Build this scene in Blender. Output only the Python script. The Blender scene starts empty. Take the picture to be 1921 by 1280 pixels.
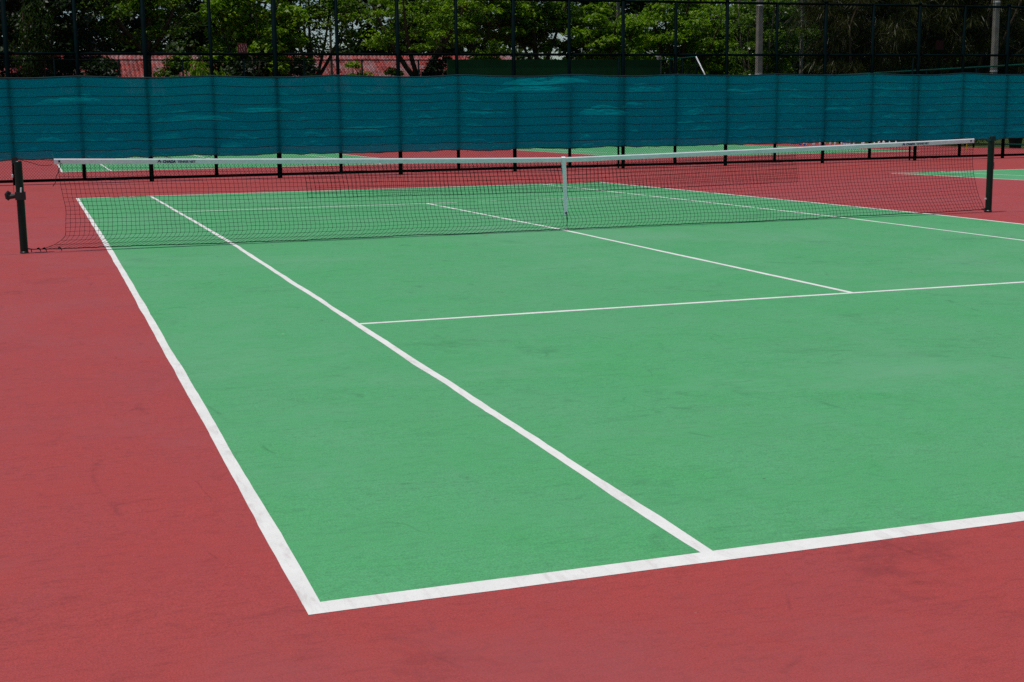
import bpy, math, random
import numpy as np
from mathutils import Vector, Matrix, noise

# ------------------------------------------------------------------ camera, sky, sun, exposure
scn = bpy.context.scene
col = scn.collection
RAD = math.radians

cam_d = bpy.data.cameras.new('camera')
cam = bpy.data.objects.new('camera', cam_d)
col.objects.link(cam)
CAM = Vector((-0.6936, -3.9659, 1.4359))
yaw, pitch, roll = -0.33203, 0.16480, -0.01307
fwd = Vector((-math.sin(yaw) * math.cos(pitch), math.cos(yaw) * math.cos(pitch), -math.sin(pitch)))
rgt = Vector((math.cos(yaw), math.sin(yaw), 0))
upv = rgt.cross(fwd)
r2 = math.cos(roll) * rgt + math.sin(roll) * upv
u2 = -math.sin(roll) * rgt + math.cos(roll) * upv
cam.matrix_world = Matrix(((r2.x, u2.x, -fwd.x, CAM.x), (r2.y, u2.y, -fwd.y, CAM.y),
                           (r2.z, u2.z, -fwd.z, CAM.z), (0, 0, 0, 1)))
cam_d.sensor_width = 36
cam_d.lens = 2558.64 / 1921 * 36
cam_d.clip_start = 0.05
cam_d.clip_end = 3000
scn.camera = cam

SUN = Vector((-0.28, -0.05, 1.0)).normalized()         # towards the sun: nearly overhead, from the left
elev = math.asin(SUN.z)
w = bpy.data.worlds.new('World')
scn.world = w
w.use_nodes = True
nt = w.node_tree
sky = nt.nodes.new('ShaderNodeTexSky')
sky.sky_type = 'NISHITA'
sky.sun_disc = False
sky.sun_elevation = elev
sky.sun_rotation = math.atan2(SUN.x, SUN.y)
sky.air_density = 1.0
sky.dust_density = 0.15
sky.ozone_density = 3.0
nt.links.new(sky.outputs[0], nt.nodes['Background'].inputs[0])
nt.nodes['Background'].inputs[1].default_value = 0.07

sun_d = bpy.data.lights.new('sun', 'SUN')
sun_d.energy = 3.6
sun_d.angle = RAD(0.53)
sun_d.color = (1.0, 0.96, 0.9)
sun = bpy.data.objects.new('sun', sun_d)
sun.rotation_euler = SUN.to_track_quat('Z', 'Y').to_euler()
sun.location = (0, 10, 40)
col.objects.link(sun)

scn.view_settings.view_transform = 'Standard'
scn.view_settings.look = 'None'
scn.view_settings.gamma = 1
scn.view_settings.exposure = 0.0
scn.view_settings.use_curve_mapping = False
scn.cycles.use_denoising = False
scn.cycles.max_bounces = 8
scn.cycles.transparent_max_bounces = 12
scn.cycles.caustics_reflective = False
scn.cycles.caustics_refractive = False


# ------------------------------------------------------------------ materials
def new_mat(name):
    m = bpy.data.materials.new(name)
    m.use_nodes = True
    return m, m.node_tree, m.node_tree.nodes['Principled BSDF']


def nd(t, kind, **kw):
    n = t.nodes.new(kind)
    for k, v in kw.items():
        if k in n.inputs:
            n.inputs[k].default_value = v
        else:
            setattr(n, k, v)
    return n


def ramp(t, src, a, b, ca=(0, 0, 0, 1), cb=(1, 1, 1, 1)):
    r = nd(t, 'ShaderNodeValToRGB')
    r.color_ramp.elements[0].position = a
    r.color_ramp.elements[1].position = b
    r.color_ramp.elements[0].color = ca
    r.color_ramp.elements[1].color = cb
    t.links.new(src, r.inputs[0])
    return r.outputs[0]


def mixc(t, fac, a, b, mode='MIX'):
    m = nd(t, 'ShaderNodeMix', data_type='RGBA', blend_type=mode)
    for sock, v in ((m.inputs[0], fac), (m.inputs[6], a), (m.inputs[7], b)):
        if isinstance(v, (int, float)):
            sock.default_value = v
        elif isinstance(v, tuple):
            sock.default_value = v if len(v) == 4 else v + (1,)
        else:
            t.links.new(v, sock)
    return m.outputs[2]


def mul(t, a, k):
    m = nd(t, 'ShaderNodeMath', operation='MULTIPLY')
    t.links.new(a, m.inputs[0])
    m.inputs[1].default_value = k
    return m.outputs[0]


def coords(t, scale=(1, 1, 1), rot=(0, 0, 0)):
    tc = nd(t, 'ShaderNodeTexCoord')
    mp = nd(t, 'ShaderNodeMapping')
    mp.inputs['Scale'].default_value = scale
    mp.inputs['Rotation'].default_value = rot
    t.links.new(tc.outputs['Object'], mp.inputs[0])
    return mp.outputs[0]


def noi(t, vec, scale, detail=4, rough=0.55, dist=0.0):
    n = nd(t, 'ShaderNodeTexNoise', Scale=scale, Detail=detail, Roughness=rough, Distortion=dist)
    t.links.new(vec, n.inputs['Vector'])
    return n.outputs[0]


def paint_mat(name, base, rich, veil, dark, rough):
    """acrylic sports-court coating: blotches, brushed streaks, scuffs, specks"""
    m, t, p = new_mat(name)
    v = coords(t)
    vs = coords(t, (1.0, 0.22, 1), (0, 0, RAD(62)))
    vs2 = coords(t, (0.2, 1.0, 1), (0, 0, RAD(35)))
    vx = coords(t, (0.30, 1.0, 1), (0, 0, RAD(-18)))
    vy = coords(t, (0.30, 1.0, 1), (0, 0, RAD(24)))
    c = mixc(t, mul(t, ramp(t, noi(t, v, 0.45, 6, 0.65), 0.30, 0.72), 0.55), base, veil)
    c = mixc(t, mul(t, ramp(t, noi(t, v, 1.4, 7, 0.7, 0.4), 0.40, 0.70), 0.45), c, rich)
    c = mixc(t, mul(t, ramp(t, noi(t, vs, 3.0, 9, 0.78, 0.3), 0.46, 0.74), 0.30), c, veil)
    # drag marks and brushed streaks
    c = mixc(t, mul(t, ramp(t, noi(t, vs2, 4.1, 9, 0.8, 0.8), 0.60, 0.72), 0.40), c, dark)
    c = mixc(t, mul(t, ramp(t, noi(t, vx, 11, 9, 0.8, 0.9), 0.54, 0.68), 0.30), c, dark)
    c = mixc(t, mul(t, ramp(t, noi(t, vy, 40, 7, 0.8, 0.5), 0.50, 0.66), 0.34), c, dark)
    c = mixc(t, mul(t, ramp(t, noi(t, vx, 55, 7, 0.8, 0.5), 0.52, 0.68), 0.30), c, veil)
    # sand grit in the coating
    c = mixc(t, mul(t, ramp(t, noi(t, v, 170, 3, 0.75), 0.44, 0.60), 0.45), c, dark)
    # thin curved rubber marks
    for sc, rz, k in ((0.9, 0.3, 0.55), (1.9, 1.4, 0.45)):
        n1 = noi(t, coords(t, (1, 0.6, 1), (0, 0, rz)), sc, 2, 0.4, 0.6)
        d1 = nd(t, 'ShaderNodeMath', operation='SUBTRACT'); t.links.new(n1, d1.inputs[0]); d1.inputs[1].default_value = 0.5
        a1 = nd(t, 'ShaderNodeMath', operation='ABSOLUTE'); t.links.new(d1.outputs[0], a1.inputs[0])
        l1 = ramp(t, a1.outputs[0], 0.0015, 0.006, (1, 1, 1, 1), (0, 0, 0, 1))
        k1 = ramp(t, noi(t, coords(t, (1, 1, 1), (0, 0, rz + 0.7)), 2.6, 5, 0.7), 0.54, 0.66)
        mm = nd(t, 'ShaderNodeMath', operation='MULTIPLY'); t.links.new(l1, mm.inputs[0]); t.links.new(k1, mm.inputs[1])
        c = mixc(t, mul(t, mm.outputs[0], k), c, dark)
    # stains where the coating is worn
    st = noi(t, v, 0.75, 9, 0.8, 0.5)
    c = mixc(t, mul(t, ramp(t, st, 0.56, 0.70), 0.55), c, dark)
    c = mixc(t, mul(t, ramp(t, noi(t, v, 0.28, 8, 0.72, 0.4), 0.50, 0.64), 0.60), c, veil)
    # worn shoe-drag marks and specks of grit
    wv = nd(t, 'ShaderNodeTexVoronoi', Scale=2.3, Randomness=1.0)
    t.links.new(v, wv.inputs['Vector'])
    c = mixc(t, mul(t, ramp(t, wv.outputs['Distance'], 0.010, 0.017, (1, 1, 1, 1), (0, 0, 0, 1)), 0.6), c, (0.05, 0.05, 0.04))
    wv2 = nd(t, 'ShaderNodeTexVoronoi', Scale=1.3, Randomness=1.0)
    t.links.new(coords(t, (1, 1, 1), (0.4, 0.2, 0.5)), wv2.inputs['Vector'])
    c = mixc(t, mul(t, ramp(t, wv2.outputs['Distance'], 0.008, 0.014, (1, 1, 1, 1), (0, 0, 0, 1)), 0.6), c, (0.6, 0.58, 0.5))
    t.links.new(c, p.inputs['Base Color'])
    rr = nd(t, 'ShaderNodeMapRange')
    t.links.new(noi(t, v, 1.2, 6, 0.65), rr.inputs[0])
    rr.inputs[3].default_value = rough - 0.09
    rr.inputs[4].default_value = rough + 0.12
    t.links.new(rr.outputs[0], p.inputs['Roughness'])
    p.inputs['Specular IOR Level'].default_value = 0.20
    b = nd(t, 'ShaderNodeBump', Strength=0.22, Distance=0.004)
    t.links.new(noi(t, v, 210, 3, 0.7), b.inputs['Height'])
    b2 = nd(t, 'ShaderNodeBump', Strength=0.10, Distance=0.01)
    t.links.new(noi(t, vs, 30, 5, 0.6, 1.2), b2.inputs['Height'])
    t.links.new(b.outputs[0], b2.inputs['Normal'])
    t.links.new(b2.outputs[0], p.inputs['Normal'])
    return m


def plain(name, base, rough=0.6, var=0.25, scale=6.0, spec=0.4, metal=0.0, bump=0.0):
    m, t, p = new_mat(name)
    v = coords(t)
    dk = tuple(x * (1 - var) for x in base)
    lt = tuple(min(1, x * (1 + var)) for x in base)
    t.links.new(mixc(t, ramp(t, noi(t, v, scale, 6, 0.65), 0.3, 0.7), dk, lt), p.inputs['Base Color'])
    p.inputs['Roughness'].default_value = rough
    p.inputs['Specular IOR Level'].default_value = spec
    p.inputs['Metallic'].default_value = metal
    if bump:
        b = nd(t, 'ShaderNodeBump', Strength=bump, Distance=0.02)
        t.links.new(noi(t, v, scale * 6, 5, 0.6), b.inputs['Height'])
        t.links.new(b.outputs[0], p.inputs['Normal'])
    return m


def line_mat():
    m, t, p = new_mat('white_line_paint')
    v = coords(t)
    vs = coords(t, (1, 0.25, 1), (0, 0, RAD(50)))
    c = mixc(t, ramp(t, noi(t, v, 4, 6, 0.7), 0.35, 0.7), (0.68, 0.665, 0.63), (0.77, 0.755, 0.72))
    c = mixc(t, mul(t, ramp(t, noi(t, vs, 14, 8, 0.75, 0.5), 0.52, 0.70), 0.55), c, (0.42, 0.34, 0.32))
    c = mixc(t, mul(t, ramp(t, noi(t, v, 130, 3, 0.7), 0.52, 0.75), 0.35), c, (0.45, 0.42, 0.40))
    t.links.new(c, p.inputs['Base Color'])
    p.inputs['Roughness'].default_value = 0.65
    b = nd(t, 'ShaderNodeBump', Strength=0.2, Distance=0.004)
    t.links.new(noi(t, v, 210, 3, 0.7), b.inputs['Height'])
    t.links.new(b.outputs[0], p.inputs['Normal'])
    return m


def leaf_mat(name, a, b, trans=0.35, rough=0.45):
    m, t, p = new_mat(name)
    at = nd(t, 'ShaderNodeAttribute', attribute_name='tint')
    c = mixc(t, at.outputs['Fac'], a, b)
    t.links.new(c, p.inputs['Base Color'])
    p.inputs['Roughness'].default_value = rough
    p.inputs['Specular IOR Level'].default_value = 0.22
    tr = nd(t, 'ShaderNodeBsdfTranslucent')
    t.links.new(mixc(t, 1.0, c, (1.0, 1.25, 0.55), 'MULTIPLY'), tr.inputs[0])
    mx = nd(t, 'ShaderNodeMixShader', Fac=trans)
    t.links.new(p.outputs[0], mx.inputs[1])
    t.links.new(tr.outputs[0], mx.inputs[2])
    t.links.new(mx.outputs[0], t.nodes['Material Output'].inputs[0])
    return m


def scrim_mat():
    m, t, p = new_mat('teal_shade_cloth')
    v = coords(t)
    vh = coords(t, (0.35, 1, 26))
    c = mixc(t, ramp(t, noi(t, vh, 1.6, 5, 0.7), 0.3, 0.7), (0.001, 0.46, 0.51), (0.002, 0.60, 0.63))
    c = mixc(t, mul(t, ramp(t, noi(t, v, 0.7, 5, 0.6), 0.4, 0.7), 0.5), c, (0.001, 0.42, 0.50))
    c = mixc(t, mul(t, ramp(t, noi(t, v, 3.3, 7, 0.7, 1.0), 0.66, 0.72), 0.35), c, (0.01, 0.07, 0.05))
    t.links.new(c, p.inputs['Base Color'])
    p.inputs['Roughness'].default_value = 0.42
    p.inputs['Specular IOR Level'].default_value = 0.35
    t.links.new(mixc(t, 0.0, c, c), p.inputs['Specular Tint'])
    b = nd(t, 'ShaderNodeBump', Strength=0.8, Distance=0.03)
    t.links.new(noi(t, coords(t, (0.8, 1, 2.6), (0, RAD(14), 0)), 3.2, 6, 0.62, 0.8), b.inputs['Height'])
    b2 = nd(t, 'ShaderNodeBump', Strength=0.25, Distance=0.006)
    t.links.new(noi(t, vh, 2.5, 4, 0.6), b2.inputs['Height'])
    t.links.new(b.outputs[0], b2.inputs['Normal'])
    t.links.new(b2.outputs[0], p.inputs['Normal'])
    tr = nd(t, 'ShaderNodeBsdfTranslucent')
    t.links.new(c, tr.inputs[0])
    t.links.new(b2.outputs[0], tr.inputs['Normal'])
    m1 = nd(t, 'ShaderNodeMixShader', Fac=0.70)
    t.links.new(p.outputs[0], m1.inputs[1])
    t.links.new(tr.outputs[0], m1.inputs[2])
    tp = nd(t, 'ShaderNodeBsdfTransparent')
    m2 = nd(t, 'ShaderNodeMixShader', Fac=0.02)
    t.links.new(m1.outputs[0], m2.inputs[1])
    t.links.new(tp.outputs[0], m2.inputs[2])
    t.links.new(m2.outputs[0], t.nodes['Material Output'].inputs[0])
    return m


def tile_mat():
    m, t, p = new_mat('red_roof_tiles')
    v = coords(t)
    sn = nd(t, 'ShaderNodeVectorMath', operation='SNAP')
    t.links.new(v, sn.inputs[0])
    sn.inputs[1].default_value = (0.26, 0.30, 50)
    wn = nd(t, 'ShaderNodeTexWhiteNoise', noise_dimensions='3D')
    t.links.new(sn.outputs[0], wn.inputs['Vector'])
    c = mixc(t, ramp(t, wn.outputs[0], 0.1, 0.9), (0.16, 0.018, 0.016), (0.42, 0.060, 0.052))
    c = mixc(t, mul(t, ramp(t, noi(t, v, 0.8, 5, 0.75), 0.46, 0.62), 0.75), c, (0.30, 0.22, 0.24))
    t.links.new(c, p.inputs['Base Color'])
    p.inputs['Roughness'].default_value = 0.6
    p.inputs['Specular IOR Level'].default_value = 0.2
    return m


M = dict(
    green=paint_mat('green_court_coating', (0.086, 0.375, 0.142), (0.056, 0.360, 0.094), (0.130, 0.335, 0.180), (0.036, 0.150, 0.062), 0.60),
    red=paint_mat('red_court_coating', (0.395, 0.054, 0.050), (0.440, 0.054, 0.040), (0.310, 0.070, 0.072), (0.160, 0.026, 0.026), 0.62),
    line=line_mat(),
    rail=plain('green_rail_paint', (0.004, 0.050, 0.036), 0.6, 0.2, 5, 0.05),
    steel=plain('dark_green_fence_paint', (0.0015, 0.006, 0.007), 0.6, 0.3, 5, 0.01),
    wire=plain('green_coated_wire', (0.003, 0.010, 0.009), 0.7, 0.2, 4, 0.0),
    gpost=plain('net_post_green_enamel', (0.004, 0.017, 0.012), 0.35, 0.25, 9, 0.22),
    black=plain('black_cast_metal', (0.012, 0.013, 0.013), 0.4, 0.3, 12, 0.5),
    cord=plain('black_net_cord', (0.010, 0.011, 0.010), 0.8, 0.2, 20, 0.2),
    tape=plain('white_canvas_tape', (0.80, 0.83, 0.86), 0.75, 0.07, 9, 0.2, bump=0.1),
    ink=plain('dark_blue_print', (0.012, 0.018, 0.09), 0.6, 0.1, 9),
    scrim=scrim_mat(),
    hem=plain('dark_teal_hem', (0.003, 0.035, 0.045), 0.7, 0.3, 5, 0.2),
    concrete=plain('pole_concrete', (0.19, 0.175, 0.15), 0.85, 0.25, 3, 0.2, bump=0.3),
    galv=plain('galvanised_pipe', (0.62, 0.64, 0.65), 0.4, 0.12, 8, 0.5),
    wall=plain('practice_wall_green', (0.006, 0.045, 0.014), 0.8, 0.2, 1.2, 0.1),
    grass=plain('rough_grass', (0.055, 0.075, 0.020), 0.9, 0.5, 0.9, 0.1, bump=0.6),
    tile=tile_mat(),
    plaster=plain('cream_plaster', (0.50, 0.46, 0.38), 0.85, 0.12, 1.5, 0.2),
    glass=plain('dark_window_glass', (0.02, 0.025, 0.03), 0.1, 0.1, 3, 0.5),
    bark=plain('brown_bark', (0.060, 0.043, 0.030), 0.9, 0.4, 7, 0.1, bump=0.6),
    palebark=plain('grey_bark', (0.16, 0.14, 0.11), 0.9, 0.4, 7, 0.1, bump=0.6),
    leaf_bright=leaf_mat('bright_leaves', (0.060, 0.150, 0.003), (0.250, 0.370, 0.012), 0.45),
    leaf_mid=leaf_mat('mid_green_leaves', (0.040, 0.105, 0.004), (0.160, 0.250, 0.012), 0.42),
    leaf_shaded=leaf_mat('shade_darkened_leaves', (0.008, 0.022, 0.004), (0.022, 0.042, 0.006), 0.25),  # deep shade of the left-hand trees is put into this leaf colour
    leaf_needle=leaf_mat('olive_needles', (0.018, 0.026, 0.005), (0.052, 0.054, 0.010), 0.25),
    leaf_fine=leaf_mat('fine_pale_leaves', (0.036, 0.095, 0.005), (0.150, 0.220, 0.022), 0.4, 0.3),
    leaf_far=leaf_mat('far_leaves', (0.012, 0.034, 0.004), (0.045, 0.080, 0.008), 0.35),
    white=plain('white_plastic', (0.72, 0.74, 0.76), 0.35, 0.08, 20, 0.5),
    blue=plain('blue_plastic', (0.04, 0.16, 0.62), 0.35, 0.1, 20, 0.5),
    yellow=plain('yellow_webbing', (0.60, 0.30, 0.03), 0.7, 0.2, 30, 0.2),
    signred=plain('sign_red_paint', (0.12, 0.010, 0.010), 0.5, 0.25, 8, 0.4),
    signdark=plain('sign_dark_red_paint', (0.030, 0.006, 0.006), 0.6, 0.25, 8, 0.1),
    signwhite=plain('sign_white_paint', (0.50, 0.46, 0.46), 0.6, 0.15, 8, 0.3),
    bin=plain('black_bin_plastic', (0.014, 0.015, 0.016), 0.5, 0.3, 8, 0.4),
    bag=plain('grey_bin_bag', (0.36, 0.38, 0.42), 0.3, 0.2, 10, 0.5),
    dryleaf=plain('dry_leaf', (0.42, 0.24, 0.03), 0.7, 0.3, 30, 0.2),
    joint=plain('joint_filler', (0.20, 0.045, 0.05), 0.8, 0.3, 8, 0.1),
)


# ------------------------------------------------------------------ builders
def tag(o, label=None, cat=None, group=None, kind=None):
    if label: o['label'] = label
    if cat: o['category'] = cat
    if group: o['group'] = group
    if kind: o['kind'] = kind
    return o


def empty(name, loc=(0, 0, 0), **kw):
    o = bpy.data.objects.new(name, None)
    o.location = loc
    o.empty_display_size = 0.2
    col.objects.link(o)
    return tag(o, **kw)


class MB:
    """collects shapes into one mesh"""
    def __init__(s):
        s.v, s.f = [], []

    def box(s, x0, x1, y0, y1, z0, z1):
        n = len(s.v)
        s.v += [(x, y, z) for z in (z0, z1) for x, y in ((x0, y0), (x1, y0), (x1, y1), (x0, y1))]
        s.f += [tuple(n + i for i in q) for q in ((3, 2, 1, 0), (4, 5, 6, 7), (0, 1, 5, 4), (1, 2, 6, 5), (2, 3, 7, 6), (3, 0, 4, 7))]
        return s

    def tube(s, pts, rad, k=6, cap=True):
        pts = [Vector(p) for p in pts]
        if isinstance(rad, (int, float)): rad = [rad] * len(pts)
        n = len(s.v)
        ref = None
        for i, p in enumerate(pts):
            d = (pts[min(i + 1, len(pts) - 1)] - pts[max(i - 1, 0)])
            d = d.normalized() if d.length > 1e-9 else Vector((0, 0, 1))
            if ref is None:
                ref = Vector((1, 0, 0)) if abs(d.x) < 0.8 else Vector((0, 0, 1))
            a = ref - d * ref.dot(d)
            a = a.normalized() if a.length > 1e-6 else d.orthogonal().normalized()
            ref = a
            b = d.cross(a)
            for j in range(k):
                t = 2 * math.pi * (j + 0.5) / k
                s.v.append(tuple(p + (a * math.cos(t) + b * math.sin(t)) * rad[i]))
        for i in range(len(pts) - 1):
            for j in range(k):
                j2 = (j + 1) % k
                s.f.append((n + i * k + j, n + i * k + j2, n + (i + 1) * k + j2, n + (i + 1) * k + j))
        if cap:
            s.f.append(tuple(n + j for j in range(k))[::-1])
            e = n + (len(pts) - 1) * k
            s.f.append(tuple(e + j for j in range(k)))
        return s

    def lathe(s, prof, c=(0, 0, 0), k=16):
        n = len(s.v)
        for r, z in prof:
            for j in range(k):
                t = 2 * math.pi * j / k
                s.v.append((c[0] + r * math.cos(t), c[1] + r * math.sin(t), c[2] + z))
        for i in range(len(prof) - 1):
            for j in range(k):
                j2 = (j + 1) % k
                s.f.append((n + i * k + j, n + i * k + j2, n + (i + 1) * k + j2, n + (i + 1) * k + j))
        s.f.append(tuple(n + j for j in range(k))[::-1])
        e = n + (len(prof) - 1) * k
        s.f.append(tuple(e + j for j in range(k)))
        return s

    def mesh(s, name, mat, smooth=False):
        me = bpy.data.meshes.new(name)
        me.from_pydata(s.v, [], s.f)
        me.materials.append(mat)
        if smooth:
            me.polygons.foreach_set('use_smooth', [True] * len(me.polygons))
        me.update()
        return me

    def build(s, name, mat, parent=None, smooth=False, loc=None):
        o = bpy.data.objects.new(name, s.mesh(name, mat, smooth))
        col.objects.link(o)
        if parent is not None: o.parent = parent
        if loc is not None: o.location = loc
        return o


def inst(name, me, parent=None, loc=(0, 0, 0), rz=0.0):
    o = bpy.data.objects.new(name, me)
    col.objects.link(o)
    o.location = loc
    o.rotation_euler = (0, 0, rz)
    if parent is not None: o.parent = parent
    return o


def np_mesh(name, V, F, mat, tint=None, smooth=False):
    """V (n,3), F (m,4) as a mesh; tint is one value per vertex"""
    me = bpy.data.meshes.new(name)
    me.vertices.add(len(V))
    me.vertices.foreach_set('co', np.asarray(V, np.float32).ravel())
    k = F.shape[1]
    me.loops.add(F.size)
    me.loops.foreach_set('vertex_index', F.astype(np.int32).ravel())
    me.polygons.add(len(F))
    me.polygons.foreach_set('loop_start', np.arange(0, F.size, k, dtype=np.int32))
    me.polygons.foreach_set('loop_total', np.full(len(F), k, np.int32))
    if smooth:
        me.polygons.foreach_set('use_smooth', np.ones(len(F), bool))
    if tint is not None:
        a = me.attributes.new('tint', 'FLOAT', 'POINT')
        a.data.foreach_set('value', np.asarray(tint, np.float32))
    me.materials.append(mat)
    me.update(calc_edges=True)
    me.validate()
    return me


NETY = 11.885


def gz(y):
    """the slab is crowned along the net line and falls away to both baselines"""
    d = min(abs(y - NETY), 12.2)
    return -0.0035 * d - 0.00133 * d * d / 11.885


# ------------------------------------------------------------------ the ground
mb = MB()
mb.v = [(-900, -300, -0.10), (900, -300, -0.10), (900, 1500, -0.10), (-900, 1500, -0.10)]
mb.f = [(0, 1, 2, 3)]
tag(mb.build('ground', M['grass']), 'rough grass ground reaching away behind the courts', 'ground', kind='structure')


def yrange(y0, y1):
    ys = {y0, y1}
    k = math.ceil(y0 / 0.5) * 0.5
    while k < y1:
        ys.add(k); k += 0.5
    if y0 < NETY < y1: ys.add(NETY)
    ys = sorted(ys)
    return [a for i, a in enumerate(ys) if i == 0 or a - ys[i - 1] > 1e-4]


def sheet(x0, x1, y0, y1, dz):
    mb = MB()
    ys = yrange(y0, y1)
    for y in ys:
        mb.v += [(x0, y, gz(y) + dz), (x1, y, gz(y) + dz)]
    for i in range(len(ys) - 1):
        mb.f.append((2 * i, 2 * i + 1, 2 * i + 3, 2 * i + 2))
    return mb


slab = sheet(-12, 33.9, -14, 68.6, 0.0).build('court_slab', M['red'])
tag(slab, 'red coated hard court slab running around and between the green playing areas', 'court slab', kind='structure')
mb = MB().box(-12, 34, -14, 68.7, -0.35, -0.075)
mb.build('slab_edge', M['concrete'], slab)


def wob(seed, s, amp):
    return amp * noise.noise(Vector((s * 1.7, seed * 7.31, 0.5))) + 0.35 * amp * noise.noise(Vector((s * 9.0, seed * 3.7, 9.5)))


def line_y(x, wd, y0, y1, seed, dz=0.0011, amp=0.006, step=0.125):
    """a painted line that runs along Y; its left edge at x"""
    mb = MB()
    ys = set(yrange(y0, y1))
    k = y0
    while k < y1:
        ys.add(round(k, 4)); k += step
    ys = sorted(ys)
    ys = [a for i, a in enumerate(ys) if i == 0 or a - ys[i - 1] > 1e-3]
    for y in ys:
        mb.v += [(x + wob(seed, y, amp), y, gz(y) + dz), (x + wd + wob(seed + .5, y, amp), y, gz(y) + dz)]
    for i in range(len(ys) - 1):
        mb.f.append((2 * i, 2 * i + 1, 2 * i + 3, 2 * i + 2))
    return mb


def line_x(y, wd, x0, x1, seed, dz=0.0011, amp=0.006, step=0.125):
    mb = MB()
    n = max(2, int((x1 - x0) / step))
    for i in range(n + 1):
        x = x0 + (x1 - x0) * i / n
        ya, yb = y + wob(seed, x, amp), y + wd + wob(seed + .5, x, amp)
        mb.v += [(x, ya, gz(ya) + dz), (x, yb, gz(yb) + dz)]
    for i in range(n):
        mb.f.append((2 * i, 2 * i + 2, 2 * i + 3, 2 * i + 1))
    return mb


def court(ox, oy, label, seed):
    """one doubles court; near left outer corner at (ox, oy)"""
    L, Wd = 23.77, 10.97
    g = sheet(ox + 0.03, ox + Wd - 0.03, oy + 0.04, oy + L - 0.03, 0.0005).build('playing_area', M['green'])
    tag(g, label, 'playing area', kind='structure')
    bl = 0.10
    e = 0.003
    parts = [
        line_x(oy - 0.025, bl, ox, ox + Wd, seed + 1, 0.0014),
        line_x(oy + L - 0.06, 0.07, ox, ox + Wd, seed + 2, 0.0014),
        line_y(ox, 0.055, oy + bl - 0.035, oy + L - 0.05, seed + 3),
        line_y(ox + Wd - 0.055, 0.055, oy + bl - 0.035, oy + L - 0.05, seed + 4),
        line_y(ox + 1.372, 0.05, oy + bl - 0.035, oy + L - 0.05, seed + 5, amp=0.010),
        line_y(ox + Wd - 1.422, 0.05, oy + bl - 0.035, oy + L - 0.05, seed + 6, amp=0.010),
        line_x(oy + 5.46, 0.055, ox + 1.41, ox + Wd - 1.41, seed + 7, 0.0009),
        line_x(oy + 18.26, 0.055, ox + 1.41, ox + Wd - 1.41, seed + 8, 0.0009),
        line_y(ox + 5.46, 0.052, oy + 5.49, oy + 18.29, seed + 9, amp=0.008),
    ]
    for p in parts:
        p.build('painted_line', M['line'], g)
    return g


court(0, 0, 'green playing area in front with the net across it', 1)
court(18.36, 0, 'green playing area to the right on this side of the fence', 21)
court(0, 38.0, 'green playing area behind the fence on the left', 41)
court(18.45, 38.0, 'green playing area behind the fence on the right', 61)

# filled expansion joint that follows the net line
line_x(NETY - 0.10, 0.022, -11.9, -0.02, 3, 0.0006, 0.004, 0.25).build('expansion_joint', M['joint'], slab)
line_x(NETY - 0.10, 0.022, 11.0, 18.3, 4, 0.0006, 0.004, 0.25).build('expansion_joint', M['joint'], slab)


# ------------------------------------------------------------------ chain-link fences
BAY = 1.549
FH = 4.36
rng = random.Random(5)


def link_mesh(wd, h, pitch, rad, name):
    """diagonal wires woven in two directions, clipped to a panel in the XZ plane"""
    mb = MB()
    sl = 1.08
    for s in (1, -1):
        n0 = int(-h / sl / pitch) - 2
        n1 = int((wd + h / sl) / pitch) + 2
        for k in range(n0, n1):
            b = k * pitch
            pts = []
            # x = b + s*z/sl for z in [0,h]; clip x to [0,wd]
            za, zb = 0.0, h
            if s > 0:
                za, zb = max(za, (0 - b) * sl), min(zb, (wd - b) * sl)
            else:
                za, zb = max(za, (b - wd) * sl), min(zb, b * sl)
            if zb - za < 0.03: continue
            mb.tube([(b + s * za / sl, s * 0.002, za), (b + s * zb / sl, s * 0.002, zb)], rad, 3, False)
    return mb.mesh(name, M['wire'])


link_tall = link_mesh(BAY, FH - 0.03, 0.066, 0.0027, 'chain_link')
link_low = link_mesh(BAY, 2.965 - 0.03, 0.066, 0.0027, 'chain_link')


def pipe(mb, a, b, r, k=10):
    mb.tube([a, b], r, k)
    return mb


# the near fence, parallel to the baseline, along Y = 30.2
FY = 30.2
GZ = gz(FY)
fence = empty('chain_link_fence', (12, FY, GZ), label='tall dark green chain-link fence behind the court, carrying the teal cloth', cat='fence')


def under(o, root):
    o.parent = root
    o.matrix_parent_inverse = Matrix.Translation(root.location).inverted()
    return o


def sub(o, part):
    """a sub-part; the part itself sits at the world origin"""
    o.parent = part
    return o


FX = [1.94 + BAY * k for k in range(-7, 21)]
for i, x in enumerate(FX):
    k = i - 7
    major = k % 2 == 0
    r = {2: 0.060, -2: 0.057, 0: 0.054}.get(k, 0.050) if major else 0.043
    mb = MB().tube([(x, FY, GZ - 0.2 if major else GZ + 0.06), (x, FY, FH + 0.0)], r, 12)
    if major:
        mb.lathe([(r + 0.004, 0), (r + 0.004, 0.03), (r * 0.6, 0.06), (0.005, 0.07)], (x, FY, FH + 0.035), 12)
    under(mb.build('post', M['steel'], None, True), fence)
    if i < len(FX) - 1:
        for nm, z, rr in (('bottom_rail', 0.035, 0.036), ('middle_rail', 2.965, 0.034), ('top_rail', FH, 0.034)):
            under(pipe(MB(), (x, FY, z), (x + BAY, FY, z), rr).build(nm, M['steel'], None, True), fence)
        under(inst('chain_link', link_tall, None, (x, FY + 0.055, GZ + 0.08)), fence)
for x in (14.19, 23.44):
    under(MB().tube([(x, FY - 0.01, GZ + 0.02), (x, FY - 0.01, 2.90)], 0.028, 10).build('gate_stile', M['steel'], None, True), fence)

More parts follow.
